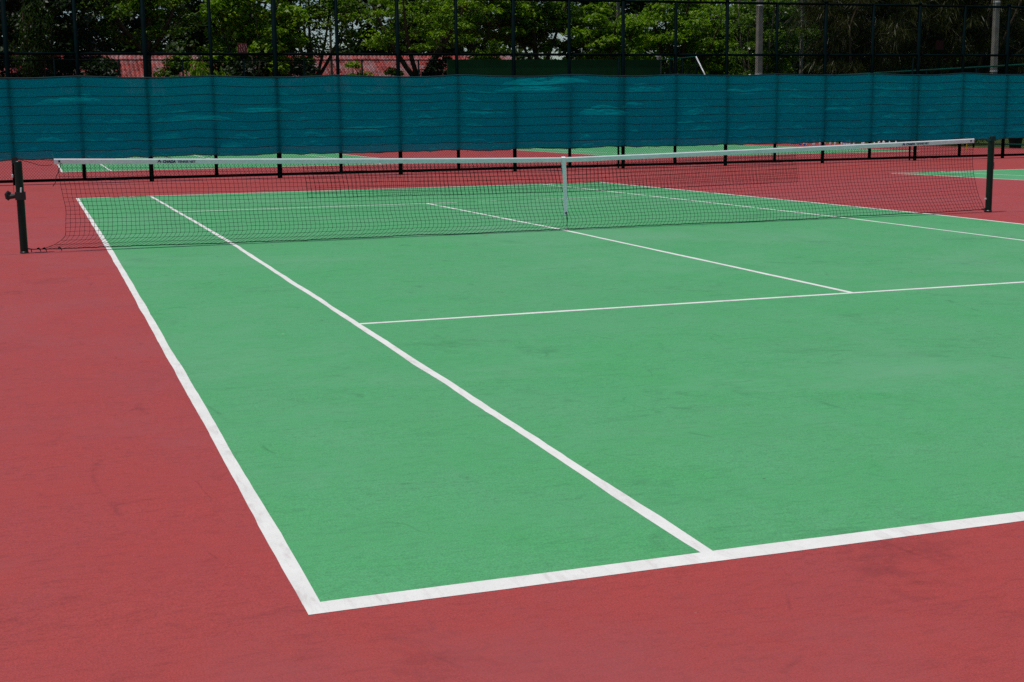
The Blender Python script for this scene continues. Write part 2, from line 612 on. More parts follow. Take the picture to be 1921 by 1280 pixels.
# the far fence, Y = 68.2
F2Y = 68.2
f2 = empty('chain_link_fence', (12, F2Y, GZ), label='far dark green chain-link fence in front of the red roof and trees', cat='fence')
F2X = [0.50 + 3.098 * k for k in range(-7, 11)] + [33.3]
for i, x in enumerate(F2X):
    under(MB().tube([(x, F2Y, GZ - 0.2), (x, F2Y, FH)], 0.045, 10).build('post', M['steel'], None, True), f2)
    if i < len(F2X) - 1:
        x1 = F2X[i + 1]
        for nm, z, rr in (('bottom_rail', 0.035, 0.03), ('top_rail', FH, 0.034)):
            under(pipe(MB(), (x, F2Y, z), (x1, F2Y, z), rr).build(nm, M['steel'], None, True), f2)
        if x1 - x > 3:
            under(inst('chain_link', link_tall, None, (x, F2Y + 0.05, GZ + 0.06)), f2)
            under(inst('chain_link', link_tall, None, (x + BAY, F2Y + 0.05, GZ + 0.06)), f2)

# the side fence on the right, X = 33.3, tall near the corner, then low
SX = 33.3
f3 = empty('chain_link_fence', (SX, 50, GZ), label='side chain-link fence on the right that drops from tall to low', cat='fence')
y = 30.2 + 0.6
ys = []
while y < 62.2:
    ys.append(y); y += BAY * 2
for i, yy in enumerate(ys):
    under(MB().tube([(SX, yy, GZ - 0.2), (SX, yy, 2.965)], 0.04, 10).build('post', M['steel'], None, True), f3)
    y1 = ys[i + 1] if i < len(ys) - 1 else 62.10
    for nm, z, mt in (('bottom_rail', 0.10, 'wall'), ('top_rail', 2.965, 'wall')):
        under(pipe(MB(), (SX, yy, z), (SX, y1, z), 0.030).build(nm, M['rail'], None, True), f3)
    if i < len(ys) - 1:
        for dy in (0, BAY):
            under(inst('chain_link', link_low, None, (SX + 0.05, yy + dy, GZ + 0.06), math.pi / 2), f3)
for yy in (62.10, 63.6, 65.2, 66.8):
    under(MB().tube([(SX, yy, GZ - 0.2), (SX, yy, FH if yy > 63 else 2.965)], 0.042, 10).build('post', M['steel'], None, True), f3)
under(pipe(MB(), (SX, 63.6, FH), (SX, F2Y, FH), 0.034).build('top_rail', M['rail'], None, True), f3)
under(pipe(MB(), (SX, 62.10, 2.965), (SX, 63.6, FH), 0.036).build('sloping_rail', M['galv'], None, True), f3)
under(inst('chain_link', link_tall, None, (SX + 0.05, 63.6, GZ + 0.06), math.pi / 2), f3)
under(inst('chain_link', link_tall, None, (SX + 0.05, 65.15, GZ + 0.06), math.pi / 2), f3)
under(inst('chain_link', link_tall, None, (SX + 0.05, 66.64, GZ + 0.06), math.pi / 2), f3)


# ------------------------------------------------------------------ the teal windscreen
def top_z(x):
    return 2.425 + 0.022 * math.sin(x * 2.03 + 0.6) + 0.020 * noise.noise(Vector((x * 0.6, 1, 1))) - 0.012 * abs(math.sin((x - 1.94) / BAY * math.pi))


def bot_z(x):
    return 0.535 + 0.035 * noise.noise(Vector((x * 0.9, 5, 2))) + 0.025 * noise.noise(Vector((x * 3.5, 8, 2))) + 0.035 * math.exp(-((x - 2.9) / 0.6) ** 2)


FOLDS = ((11.95, 0.95, 1.0, 0.80, 0.10), (12.9, 0.5, 0.98, 0.90, 0.03), (13.75, 0.62, 0.58, 0.45, 0.055), (12.4, 0.9, 0.76, 0.68, 0.030), (15.1, 0.55, 0.92, 0.78, 0.045),
         (14.9, 0.5, 0.66, 0.60, 0.025), (7.1, 0.55, 0.34, 0.28, 0.025), (3.1, 0.7, 0.52, 0.42, 0.030), (10.4, 0.55, 0.56, 0.50, 0.025),
         (0.2, 0.6, 0.78, 0.70, 0.028), (4.6, 0.5, 0.62, 0.56, 0.022), (8.9, 0.5, 0.90, 0.84, 0.022), (17.9, 0.6, 0.80, 0.74, 0.022), (21.0, 0.5, 0.55, 0.49, 0.02))


def bulge(x, v):
    """how far the cloth stands off the posts, towards the court; v is 0 at the foot and 1 at the top"""
    s = abs(math.sin((x - 1.94) / BAY * math.pi))
    b = 0.063 + s * (0.030 + 0.022 * noise.noise(Vector((x * 0.9, v * 2.3, 3.0)))) + 0.012 * s * noise.noise(Vector((x * 2.6, v * 7.0, 8.0)))
    b += 0.0045 * noise.noise(Vector((x * 7 + v * 9, v * 26.0, 1.0)))
    # small creases, deepest where the cloth is slack
    m = 0.05 + 0.75 * math.exp(-((x - 12.6) / 3.2) ** 2) + 0.45 * max(0, noise.noise(Vector((x * 0.35, v * 1.2, 11.0))))
    b += s * m * 0.014 * noise.noise(Vector((x * 1.6 + v * 3.0, v * 17.0 - x * 0.5, 21.0)))
    b += s * m * 0.013 * noise.noise(Vector((x * 4.2 - v * 9.0, v * 38.0 + x * 1.6, 31.0)))
    # folds that hang forward
    for xc, wx, vt, vb, amp in FOLDS:
        if vb - 0.2 < v < vt + 0.01 and abs(x - xc) < 2.2 * wx:
            g = math.exp(-((x - xc) / wx) ** 4)
            vt2 = vt + 0.03 * noise.noise(Vector((x * 2.2, xc, 1.0)))
            h = max(0.0, (vt2 - v) / (vt2 - vb)) if v > vb else math.exp(-((vb - v) / 0.045) ** 2)
            b += amp * g * h
    return b


def cloth_pt(x, v, off=0.0):
    zb, zt = bot_z(x), top_z(x)
    sag = 0.012 * noise.noise(Vector((x * 0.8, v * 1.5, 6.0))) * math.sin(math.pi * v)
    return (x, FY - bulge(x, v) - off, zb + (zt - zb) * v + sag * 2.2)


screen = empty('windscreen', (12, FY - 0.1, 0.5), label='long translucent teal shade cloth tied along the fence behind the court', cat='windscreen')
NX, NZ = 1000, 160
x0, x1 = FX[0] + 0.02, FX[-1] - 0.02
mb = MB()
for j in range(NZ + 1):
    for i in range(NX + 1):
        mb.v.append(cloth_pt(x0 + (x1 - x0) * i / NX, j / NZ))
for j in range(NZ):
    for i in range(NX):
        a = j * (NX + 1) + i
        mb.f.append((a, a + 1, a + NX + 2, a + NX + 1))
cloth = under(mb.build('cloth', M['scrim'], None, True), screen)
for q in range(1, 9):
    v = q / 9.0 - 0.012
    pts = [cloth_pt(x0 + (x1 - x0) * i / 420, v, 0.004) for i in range(421)]
    sub(MB().tube(pts, 0.0085, 4, True).build('seam', M['hem'], None), cloth)
for nm, v, rr in (('top_hem', 1.0, 0.020), ('bottom_hem', 0.0, 0.017)):
    pts = [cloth_pt(x0 + (x1 - x0) * i / 420, v, 0.0) for i in range(421)]
    under(MB().tube(pts, rr, 6, True).build(nm, M['hem'], None), screen)
for x in FX[1:-1]:                                             # cable ties round the posts
    for v in (0.985, 0.012):
        c = cloth_pt(x, v, 0.005)
        under(MB().tube([(x - 0.05, c[1], c[2]), (x, c[1] - 0.012, c[2] + 0.008), (x + 0.05, c[1], c[2])], 0.006, 4).build('cable_tie', M['black'], None), screen)
rg = random.Random(3)
for x, ln in ((15.05, 0.07), (17.0, 0.06), (19.0, 0.16), (16.7, 0.05), (9.9, 0.06), (22.4, 0.05), (12.9, 0.04), (8.9, 0.04)):   # torn threads at the foot
    c = cloth_pt(x, 0.0, 0.01)
    p = [(c[0] + rg.uniform(-.02, .02), c[1] - 0.01, c[2] - ln * t / 4) for t in range(5)]
    sub(MB().tube(p, 0.006, 4).build('loose_thread', M['hem'], None), cloth)
# a slack tie cord that hangs below the cloth
pts = []
for i in range(17):
    t = i / 16
    pts.append((2.2 + 1.35 * t, FY - 0.13, 0.56 - 0.16 * math.sin(math.pi * t) + 0.05 * t))
under(MB().tube(pts, 0.006, 5).build('slack_cord', M['hem'], None), screen)


# ------------------------------------------------------------------ the net
def band_top(x):
    d = (x - 5.47) / 6.0
    return 0.902 + 0.120 * abs(d) ** 1.15


XL, XR = -0.50, 11.54
BW = 0.060
net = empty('tennis_net', (5.47, NETY, 0), label='black tennis net with white headband stretched across the court', cat='net')
n = 240
mb = MB()
for i in range(n + 1):
    x = XL + (XR - XL) * i / n
    zt = band_top(x)
    zb = zt - BW - 0.002 * noise.noise(Vector((x * 3, 2, 2)))
    yy = NETY + 0.004 * noise.noise(Vector((x * 2, 4, 2)))
    mb.v += [(x, yy - 0.008, zb), (x, yy - 0.009, zt - 0.012), (x, yy - 0.004, zt), (x, yy + 0.004, zt), (x, yy + 0.009, zt - 0.012), (x, yy + 0.008, zb)]
for i in range(n):
    a = i * 6
    for j in range(6):
        b = (j + 1) % 6
        mb.f.append((a + j, a + b, a + 6 + b, a + 6 + j))
mb.f.append((0, 1, 2, 3, 4, 5))
mb.f.append(tuple(n * 6 + j for j in (5, 4, 3, 2, 1, 0)))
headband = under(mb.build('headband', M['tape'], None), net)


def edge_l(v):                      # v: 0 at the band, 1 at the foot
    return XL + 0.03 + 0.05 * math.sin(v * 2.4) - 0.24 * (max(0, v - 0.80) / 0.20) ** 2.6


def edge_r(v):
    return XR - 0.02 + 0.02 * v + 0.24 * v ** 2.5


def net_pt(s, v, seed=0.0):
    xl, xr = edge_l(v), edge_r(v)
    x = xl + (xr - xl) * s
    zt = band_top(x) - BW + 0.004
    e = abs(s - 0.5) * 2
    zb = gz(NETY) + 0.016 + 0.022 * max(0, e - 0.55) / 0.45 + 0.010 * noise.noise(Vector((x * 1.3, 3, seed)))
    sw = v * v * (3 - 2 * v)
    vv = v + 0.010 * noise.noise(Vector((x * 1.1, v * 3, 1 + seed))) * math.sin(math.pi * v)
    z = zt + (zb - zt) * vv
    x += 0.020 * noise.noise(Vector((x * 1.0, v * 2.4, 2 + seed))) + 0.010 * noise.noise(Vector((x * 9, v * 9, 4 + seed)))
    # pulled in towards the centre strap
    x += 0.03 * math.exp(-((x - 5.47) / 0.5) ** 2) * math.sin(math.pi * v) * (1 if x < 5.47 else -1)
    yy = NETY + 0.03 * noise.noise(Vector((x * 0.8, v * 1.5, 7 + seed))) * v
    # slack at the foot folds forward on to the ground
    yy -= 0.05 * sw * max(0, v - 0.75) * 4 * (1 - 0.7 * e)
    z += 0.006 * noise.noise(Vector((x * 11, v * 13, 5 + seed)))
    return (x, yy, max(z, gz(NETY) + 0.012))


def netting(s0, s1, nu, v0, v1, nv, rad, seed, name):
    mb = MB()
    P = [[net_pt(s0 + (s1 - s0) * i / nu, v0 + (v1 - v0) * j / nv, seed) for j in range(nv + 1)] for i in range(nu + 1)]
    for i in range(nu + 1):
        mb.tube(P[i], rad, 3, False)
    for j in range(nv + 1):
        mb.tube([P[i][j] for i in range(nu + 1)], rad, 3, False)
    k = rad * 2.1
    for i in range(nu + 1):
        for j in range(nv + 1):
            p = P[i][j]
            a = len(mb.v)
            mb.v += [(p[0] + k, p[1], p[2]), (p[0] - k, p[1], p[2]), (p[0], p[1] + k, p[2]), (p[0], p[1] - k, p[2]), (p[0], p[1], p[2] + k), (p[0], p[1], p[2] - k)]
            for q in ((0, 2, 4), (2, 1, 4), (1, 3, 4), (3, 0, 4), (2, 0, 5), (1, 2, 5), (3, 1, 5), (0, 3, 5)):
                mb.f.append(tuple(a + z for z in q))
    return under(mb.build(name, M['cord'], None), net)


netting(0, 1, 244, 0.0, 1.0, 20, 0.0023, 0.0, 'netting')
netting(0.226, 0.768, 132, 0.0, 0.445, 7, 0.0026, 20.0, 'doubled_netting')
under(MB().tube([net_pt(0.226 + 0.542 * i / 132, 0.445, 20.0) for i in range(133)], 0.0036, 4).build('doubled_hem', M['cord'], None), net)
# foot cord and side cords
pts = [net_pt(i / 244, 1.0) for i in range(245)]
pts = [(p[0], p[1], p[2] + 0.003) for p in pts]
under(MB().tube([(-0.83, NETY, 0.045), (-0.78, NETY - 0.005, 0.040)] + [p for p in pts if p[0] > -0.70] + [(11.775, NETY, 0.05)], 0.006, 4).build('foot_cord', M['cord'], None), net)
under(MB().tube([net_pt(0, j / 30) for j in range(31)], 0.0028, 4).build('side_cord', M['cord'], None), net)
under(MB().tube([net_pt(1, j / 30) for j in range(31)], 0.0028, 4).build('side_cord', M['cord'], None), net)
# headband cable to both posts
under(MB().tube([(XL + 0.02, NETY, band_top(XL) - 0.02), (-0.70, NETY, 1.018), (-0.895, NETY, 1.035)], 0.0035, 5).build('cable', M['black'], None), net)
under(MB().tube([(XR - 0.02, NETY, band_top(XR) - 0.02), (11.70, NETY, 1.02), (11.81, NETY, 1.03)], 0.0035, 5).build('cable', M['black'], None), net)
for x in (XL + 0.055, XR - 0.055):                                      # eyelets
    sub(MB().tube([(x, NETY - 0.0085, band_top(x) - 0.030), (x, NETY - 0.0125, band_top(x) - 0.030)], 0.012, 10).build('eyelet', M['black'], None), headband)
# loose rope ends at the left, yellow strap at the right
under(MB().tube([(-0.86, NETY - .02, 1.02), (-0.74, NETY - .02, 0.985), (-0.66, NETY - .02, 0.955), (-0.58, NETY - .02, 0.948), (-0.52, NETY - .02, 0.955)], 0.0032, 5).build('loose_rope', M['cord'], None), net)
under(MB().tube([(-0.425, NETY - .02, 0.975), (-0.45, NETY - .022, 0.90), (-0.49, NETY - .022, 0.82), (-0.50, NETY - .022, 0.76), (-0.53, NETY - .022, 0.72)], 0.0040, 5).build('loose_rope', M['cord'], None), net)
under(MB().box(11.41, 11.422, NETY - 0.014, NETY - 0.011, 0.86, 0.955).build('yellow_strap', M['yellow'], None), net)
# knots where the foot cord is tied
for x in (-0.72, -0.66, -0.50, 11.735):
    under(MB().tube([(x - 0.02, NETY, 0.045), (x, NETY - 0.005, 0.052), (x + 0.016, NETY - 0.008, 0.028), (x + 0.02, NETY - .012, 0.008)], [0.005, 0.009, 0.005, 0.003], 5).build('knot', M['cord'], None), net)


def lettering(txt, size, x, z, slope, bold, shear, parent):
    cu = bpy.data.curves.new('lettering', 'FONT')
    cu.body = txt
    cu.size = size
    cu.offset = bold
    cu.shear = shear
    tmp = bpy.data.objects.new('lettering_tmp', cu)
    col.objects.link(tmp)
    bpy.context.view_layer.update()
    me = bpy.data.meshes.new_from_object(tmp.evaluated_get(bpy.context.evaluated_depsgraph_get()))
    bpy.data.objects.remove(tmp)
    me.materials.clear()
    me.materials.append(M['ink'])
    me.name = 'lettering'
    o = bpy.data.objects.new('lettering', me)
    o.rotation_euler = (math.pi / 2, -math.atan(slope), 0)
    o.location = (x, NETY - 0.0155, z)
    col.objects.link(o)
    xs = [v.co.x for v in me.vertices]
    sub(o, parent)
    return max(xs) - min(xs)


def brand(x, parent):
    s = (band_top(x + 0.15) - band_top(x - 0.15)) / 0.3
    zb = lambda xx: band_top(xx) - 0.047
    # emblem: a leaning figure of three bars
    mb = MB()
    for a, b, r in (((0, 0), (0.020, 0.034), 0.0045), ((0.020, 0.034), (0.034, 0.0), 0.0055), ((0.012, 0.012), (0.044, 0.010), 0.0035)):
        mb.tube([(x + a[0], NETY - 0.0135, zb(x) + a[1]), (x + b[0], NETY - 0.0135, zb(x) + b[1])], r, 4)
    sub(mb.build('emblem', M['ink'], None), parent)
    w1 = lettering('CHADA', 0.040, x + 0.055, zb(x + 0.05), s, 0.0022, 0.15, parent)
    lettering('TENNIS NET', 0.036, x + 0.055 + w1 + 0.02, zb(x + 0.2), s, 0.0010, 0.0, parent)


brand(0.60, headband)
brand(10.38, headband)

# centre strap
strap = empty('centre_strap', (5.49, NETY - 0.02, 0), label='white canvas strap holding the middle of the net down', cat='net strap')
mb = MB()
prof = [(NETY + 0.016, 0.70), (NETY + 0.018, 0.89), (NETY, 0.9105), (NETY - 0.020, 0.896), (NETY - 0.021, 0.60), (NETY - 0.020, 0.19)]
for yy, z in prof:
    sh = (0.91 - z) * 0.035
    mb.v += [(5.448 + sh, yy, z), (5.498 + sh, yy, z), (5.498 + sh, yy + 0.003, z - 0.001), (5.448 + sh, yy + 0.003, z - 0.001)]
for i in range(len(prof) - 1):
    a = 4 * i
    for j in range(4):
        b = (j + 1) % 4
        mb.f.append((a + j, a + 4 + j, a + 4 + b, a + b))
mb.f += [(3, 2, 1, 0), (20, 21, 22, 23)]
webbing = under(mb.build('webbing', M['tape'], None), strap)
sub(MB().tube([(5.498, NETY - 0.021, 0.215), (5.498, NETY - 0.027, 0.215)], 0.013, 10).build('eyelet', M['black'], None), webbing)
under(MB().tube([(5.500, NETY - 0.02, 0.20), (5.512, NETY - 0.02, 0.10), (5.508, NETY - 0.02, 0.01)], 0.004, 5).build('tie_cord', M['cord'], None), strap)
under(MB().tube([(5.515, NETY - 0.02, 0.20), (5.520, NETY - 0.018, 0.15), (5.513, NETY - 0.02, 0.10)], 0.003, 5).build('tie_cord', M['cord'], None), strap)
under(MB().lathe([(0.022, 0.0), (0.022, 0.008), (0.008, 0.012), (0.008, 0.022), (0.004, 0.024)], (5.508, NETY - 0.02, 0.008), 12).build('ground_anchor', M['galv'], None), strap)

# posts
lp = empty('net_post', (-0.872, NETY, 0), label='dark green net post with winding crank, at the left end of the net', cat='net post')
under(MB().lathe([(0.042, -0.2), (0.042, 0.985), (0.040, 0.997), (0.034, 1.004)], (-0.872, NETY, 0), 20).build('pole', M['gpost'], None, False), lp)
under(MB().lathe([(0.046, 0.0), (0.046, 0.012), (0.0425, 0.016)], (-0.872, NETY, 0.004), 20).build('base_sleeve', M['black'], None), lp)
under(MB().tube([(-0.90, NETY - 0.012, 1.018), (-0.90, NETY + 0.012, 1.018)], 0.032, 16).build('pulley', M['black'], None), lp)
mb = MB().box(-0.935, -0.885, NETY - 0.022, NETY - 0.014, 0.98, 1.045)
mb.box(-0.935, -0.885, NETY + 0.014, NETY + 0.022, 0.98, 1.045)
under(mb.build('pulley_bracket', M['black'], None), lp)
winder = under(MB().box(-0.925, -0.815, NETY - 0.060, NETY + 0.060, 0.585, 0.670).build('winder_housing', M['black'], None), lp)
sub(MB().tube([(-0.925, NETY - 0.02, 0.632), (-0.975, NETY - 0.02, 0.622), (-0.995, NETY - 0.02, 0.625)], [0.030, 0.027, 0.030], 12).build('winder_shaft', M['black'], None), winder)
sub(MB().tube([(-0.985, NETY - 0.02, 0.590), (-1.005, NETY - 0.02, 0.610), (-1.012, NETY - 0.02, 0.650), (-0.995, NETY - 0.02, 0.672), (-0.965, NETY - 0.02, 0.655)], [0.016, 0.022, 0.022, 0.020, 0.012], 10).build('crank_handle', M['black'], None), winder)
sub(MB().tube([(-0.862, NETY - 0.062, 0.668), (-0.857, NETY - 0.062, 0.72)], 0.010, 8).build('lock_pin', M['galv'], None), winder)
under(MB().tube([(-0.930, NETY, 1.02), (-0.937, NETY, 0.85), (-0.935, NETY, 0.665)], 0.0028, 4).build('cable', M['black'], None), lp)
under(MB().lathe([(0.006, 0), (0.009, 0.01), (0.009, 0.035), (0.004, 0.045)], (-0.937, NETY, 0.82), 8).build('cable_clamp', M['galv'], None), lp)
under(MB().tube([(-0.83, NETY, 0.05), (-0.80, NETY - 0.01, 0.045), (-0.795, NETY - 0.012, 0.01)], 0.006, 5).build('hook', M['black'], None), lp)

rp = empty('net_post', (11.83, NETY, 0), label='dark green net post with slanted pulley cap, at the right end of the net', cat='net post')
under(MB().lathe([(0.044, -0.2), (0.044, 0.985)], (11.83, NETY, 0), 20).build('pole', M['gpost'], None, False), rp)
under(MB().lathe([(0.050, 0.0), (0.050, 0.020), (0.0445, 0.026)], (11.83, NETY, 0.004), 20).build('base_sleeve', M['black'], None), rp)
mb = MB()
mb.v = [(11.785, NETY - 0.04, 0.986), (11.875, NETY - 0.04, 0.986), (11.875, NETY + 0.04, 0.986), (11.785, NETY + 0.04, 0.986),
        (11.825, NETY - 0.028, 1.050), (11.878, NETY - 0.028, 1.050), (11.878, NETY + 0.028, 1.050), (11.825, NETY + 0.028, 1.050)]
mb.f = [(3, 2, 1, 0), (4, 5, 6, 7), (0, 1, 5, 4), (1, 2, 6, 5), (2, 3, 7, 6), (3, 0, 4, 7)]
under(mb.build('pulley_cap', M['gpost'], None), rp)
under(MB().tube([(11.815, NETY - 0.008, 1.022), (11.815, NETY + 0.008, 1.022)], 0.022, 14).build('pulley', M['black'], None), rp)
under(MB().tube([(11.87, NETY, 0.69), (11.89, NETY, 0.69), (11.892, NETY, 0.60)], 0.004, 5).build('hook', M['black'], None), rp)
under(MB().tube([(11.79, NETY, 0.05), (11.76, NETY - 0.01, 0.055), (11.752, NETY - 0.01, 0.03)], 0.008, 5).build('hook', M['black'], None), rp)
under(MB().box(11.768, 11.79, NETY - 0.012, NETY + 0.012, 0.18, 0.20).build('cleat', M['galv'], None), rp)

# ------------------------------------------------------------------ practice wall, poles, signs
pw = empty('practice_wall', (26.9, 67.9, GZ), label='dark green hitting wall in front of the far fence', cat='practice wall')
PX = [20.6 + 12.6 * k / 6 for k in range(7)]
for k in range(6):
    under(MB().box(PX[k] + 0.004, PX[k + 1] - 0.004, 67.84, 67.96, GZ, 4.33).build('panel', M['wall'], None), pw)
    under(MB().box(PX[k], PX[k + 1], 67.82, 67.98, 4.331, 4.375).build('cap', M['wall'], None), pw)
for x in PX[1:-1]:
    under(MB().box(x - 0.05, x + 0.05, 67.97, 68.09, GZ, 4.30).build('buttress', M['concrete'], None), pw)


def pole(x, y, h, w0, w1, label, rz, arm=True):
    o = empty('utility_pole', (x, y, -0.1), label=label, cat='pole', group='concrete poles beyond the fences')
    mb = MB()
    prof = [(w0, 0), (w0, 0.01), (w1, h - 0.05), (w1 * 0.8, h)]
    c, s = math.cos(rz), math.sin(rz)
    for wd, z in prof:
        a, b = wd / 2, wd * 0.4
        ch = a * 0.22
        ring = [(-a + ch, -b), (a - ch, -b), (a, -b + ch), (a, b - ch), (a - ch, b), (-a + ch, b), (-a, b - ch), (-a, -b + ch)]
        mb.v += [(px * c - py * s, px * s + py * c, z) for px, py in ring]
    for i in range(len(prof) - 1):
        for j in range(8):
            k = (j + 1) % 8
            mb.f.append((8 * i + j, 8 * i + k, 8 * i + 8 + k, 8 * i + 8 + j))
    mb.f.append(tuple(range(24, 32)))
    mb.build('shaft', M['concrete'], o)
    for z in (h * 0.35, h * 0.72):
        t = w0 + (w1 - w0) * z / h
        MB().lathe([(t * 0.62, 0), (t * 0.62, 0.05)], (0, 0, z), 10).build('steel_band', M['galv'], o)
    if arm:
        MB().box(-0.9, 0.9, -w1 * 0.6, -w1 * 0.4, h - 0.6, h - 0.5).build('cross_arm', M['galv'], o)
        for q in (-0.8, -0.3, 0.3, 0.8):
            MB().lathe([(0.02, 0), (0.05, 0.05), (0.03, 0.08), (0.05, 0.11), (0.02, 0.16)], (q, -w1 * 0.5, h - 0.5), 8).build('insulator', M['white'], o)
    return o


pole(37.35, 64.0, 10, 0.40, 0.28, 'thick pale concrete pole right of the slanted white fence rail', RAD(2))
pole(46.6, 75.0, 10, 0.26, 0.20, 'slim grey concrete pole among fine-leaved trees right of the thick pole', RAD(20))
pole(49.4, 59.5, 10, 0.36, 0.28, 'concrete pole standing in the dark needle trees at the far right', RAD(-2))
pole(35.7, 79.6, 9.5, 0.24, 0.18, 'slim grey pole rising behind the green hitting wall', RAD(10))
pole(16.6, 79.0, 9, 0.16, 0.12, 'thin dark pole among the leaves above the red roof', RAD(5), False)
o = pole(33.75, 69.2, 4.75, 0.26, 0.24, 'short pale concrete post at the right end of the green hitting wall', RAD(5), False)


def sign(x, y, z, wd, ht, label, marks, mt='signred'):
    o = empty('sign_board', (x, y, -0.1), label=label, cat='sign')
    MB().tube([(0, 0.03, 0), (0, 0.03, z + ht * 0.5)], 0.03, 8).build('sign_post', M['steel'], o)
    MB().box(-wd / 2, wd / 2, -0.02, 0.0, z - ht / 2, z + ht / 2).build('board', M[mt], o)
    if marks:
        rr = random.Random(8)
        for k in range(7):
            a = -wd * 0.36 + wd * 0.72 * (k % 4) / 3
            b = z + ht * (0.18 if k < 4 else -0.2) + rr.uniform(-.03, .03)
            MB().tube([(a, -0.024, b + 0.075), (a + 0.05, -0.024, b - 0.075)], 0.012, 4).build('painted_mark', M['signwhite'], o)


sign(9.80, 68.6, 5.08, 0.48, 0.50, 'small red sign with worn white marks against bright leaves above the far fence', True)
sign(46.4, 60.3, 4.95, 0.50, 0.50, 'small dark red board in front of the dark needle trees', False, 'signdark')

# telephone wire between the slim pole and the trees
pts = [(35.7 - 16 * t, 79.5, 5.55 - 0.25 * math.sin(math.pi * t)) for t in [i / 12 for i in range(13)]]
tag(MB().tube(pts, 0.012, 4).build('overhead_cable', M['black']), 'thin overhead cable running left from the slim pole behind the hitting wall', 'cable')


# ------------------------------------------------------------------ the building with the red roof
bd = empty('tiled_building', (12, 84, 0), label='long low building under a red tiled roof beyond the far fence', cat='building')
BX0, BX1 = -12.0, 33.6
RX1 = 30.2
EY0, RY, EY1 = 80.6, 86.0, 91.4
EZ, RZ = 2.70, 5.28
under(MB().box(BX0 + 0.6, BX1 - 0.7, EY0 + 0.7, EY1 - 0.7, -0.1, EZ + 0.25).build('wall', M['plaster'], None), bd)
for k in range(12):
    x = -9 + 3.4 * k
    wn = under(MB().box(x, x + 1.3, EY0 + 0.67, EY0 + 0.699, 1.0, 2.3).build('window', M['white'], None), bd)
    pn = MB().box(x + 0.07, x + 1.23, EY0 + 0.655, EY0 + 0.669, 1.07, 2.23).build('pane', M['glass'], None)
    sub(pn, wn)
# roof slopes: courses of barrel tiles as one rippled, stepped sheet per slope
CP, RP = 0.26, 0.34
xs = np.arange(BX0, BX1, CP / 4)
nrow = 15
V, F = [], []
for r in range(nrow):
    for e in (0, 1):
        t = (r + e) / nrow
        yv = EY0 + (RY - EY0) * t
        lift = 0.16 if e == 0 else 0.0
        xmax = BX1 - (BX1 - RX1) * t
        z = EZ + (RZ - EZ) * t + lift
        xx = np.minimum(xs, xmax)
        zz = z + 0.10 * np.abs(np.sin(xs / CP * math.pi))
        V.append(np.stack([xx, np.full_like(xs, yv), zz], 1))
V = np.concatenate(V)
m_ = len(xs)
for k in range(2 * nrow - 1):
    a = k * m_ + np.arange(m_ - 1)
    F.append(np.stack([a, a + 1, a + 1 + m_, a + m_], 1))
roof = inst('roof_tiles', np_mesh('roof_tiles', V, np.concatenate(F), M['tile']))
tag(under(roof, bd), kind='stuff')
mb = MB()
mb.v = [(RX1, RY, RZ), (BX1, EY0, EZ), (BX1, EY1, EZ), (BX0, EY1, EZ), (BX0, RY, RZ), (BX0, EY0, EZ)]
mb.f = [(0, 1, 2), (0, 2, 3, 4), (5, 4, 3)]
under(mb.build('roof_back', M['tile'], None), bd)
sub(MB().tube([(BX0, RY, RZ + 0.05), (RX1, RY, RZ + 0.05)], 0.11, 8).build('ridge_cap', M['tile'], None, True), roof)
sub(MB().tube([(RX1, RY, RZ + 0.05), (BX1, EY0, EZ + 0.05)], 0.10, 8).build('hip_cap', M['tile'], None, True), roof)


# ------------------------------------------------------------------ trees
def leaves(P, N, A, L, Wd, rs):
    """rhombic leaves at P with normals N and long axes A"""
    N = N / np.linalg.norm(N, axis=1, keepdims=True)
    A = A - N * (A * N).sum(1, keepdims=True)
    A = A / (np.linalg.norm(A, axis=1, keepdims=True) + 1e-9)
    B = np.cross(N, A)
    L = L[:, None]; Wd = Wd[:, None]
    V = np.stack([P - A * L * 0.5, P + B * Wd * 0.5 - A * L * 0.06, P + A * L * 0.5, P - B * Wd * 0.5 - A * L * 0.06], 1).reshape(-1, 3)
    F = np.arange(len(V)).reshape(-1, 4)
    t = np.repeat(rs.random(len(P)) ** 1.3, 4)
    return V, F, t


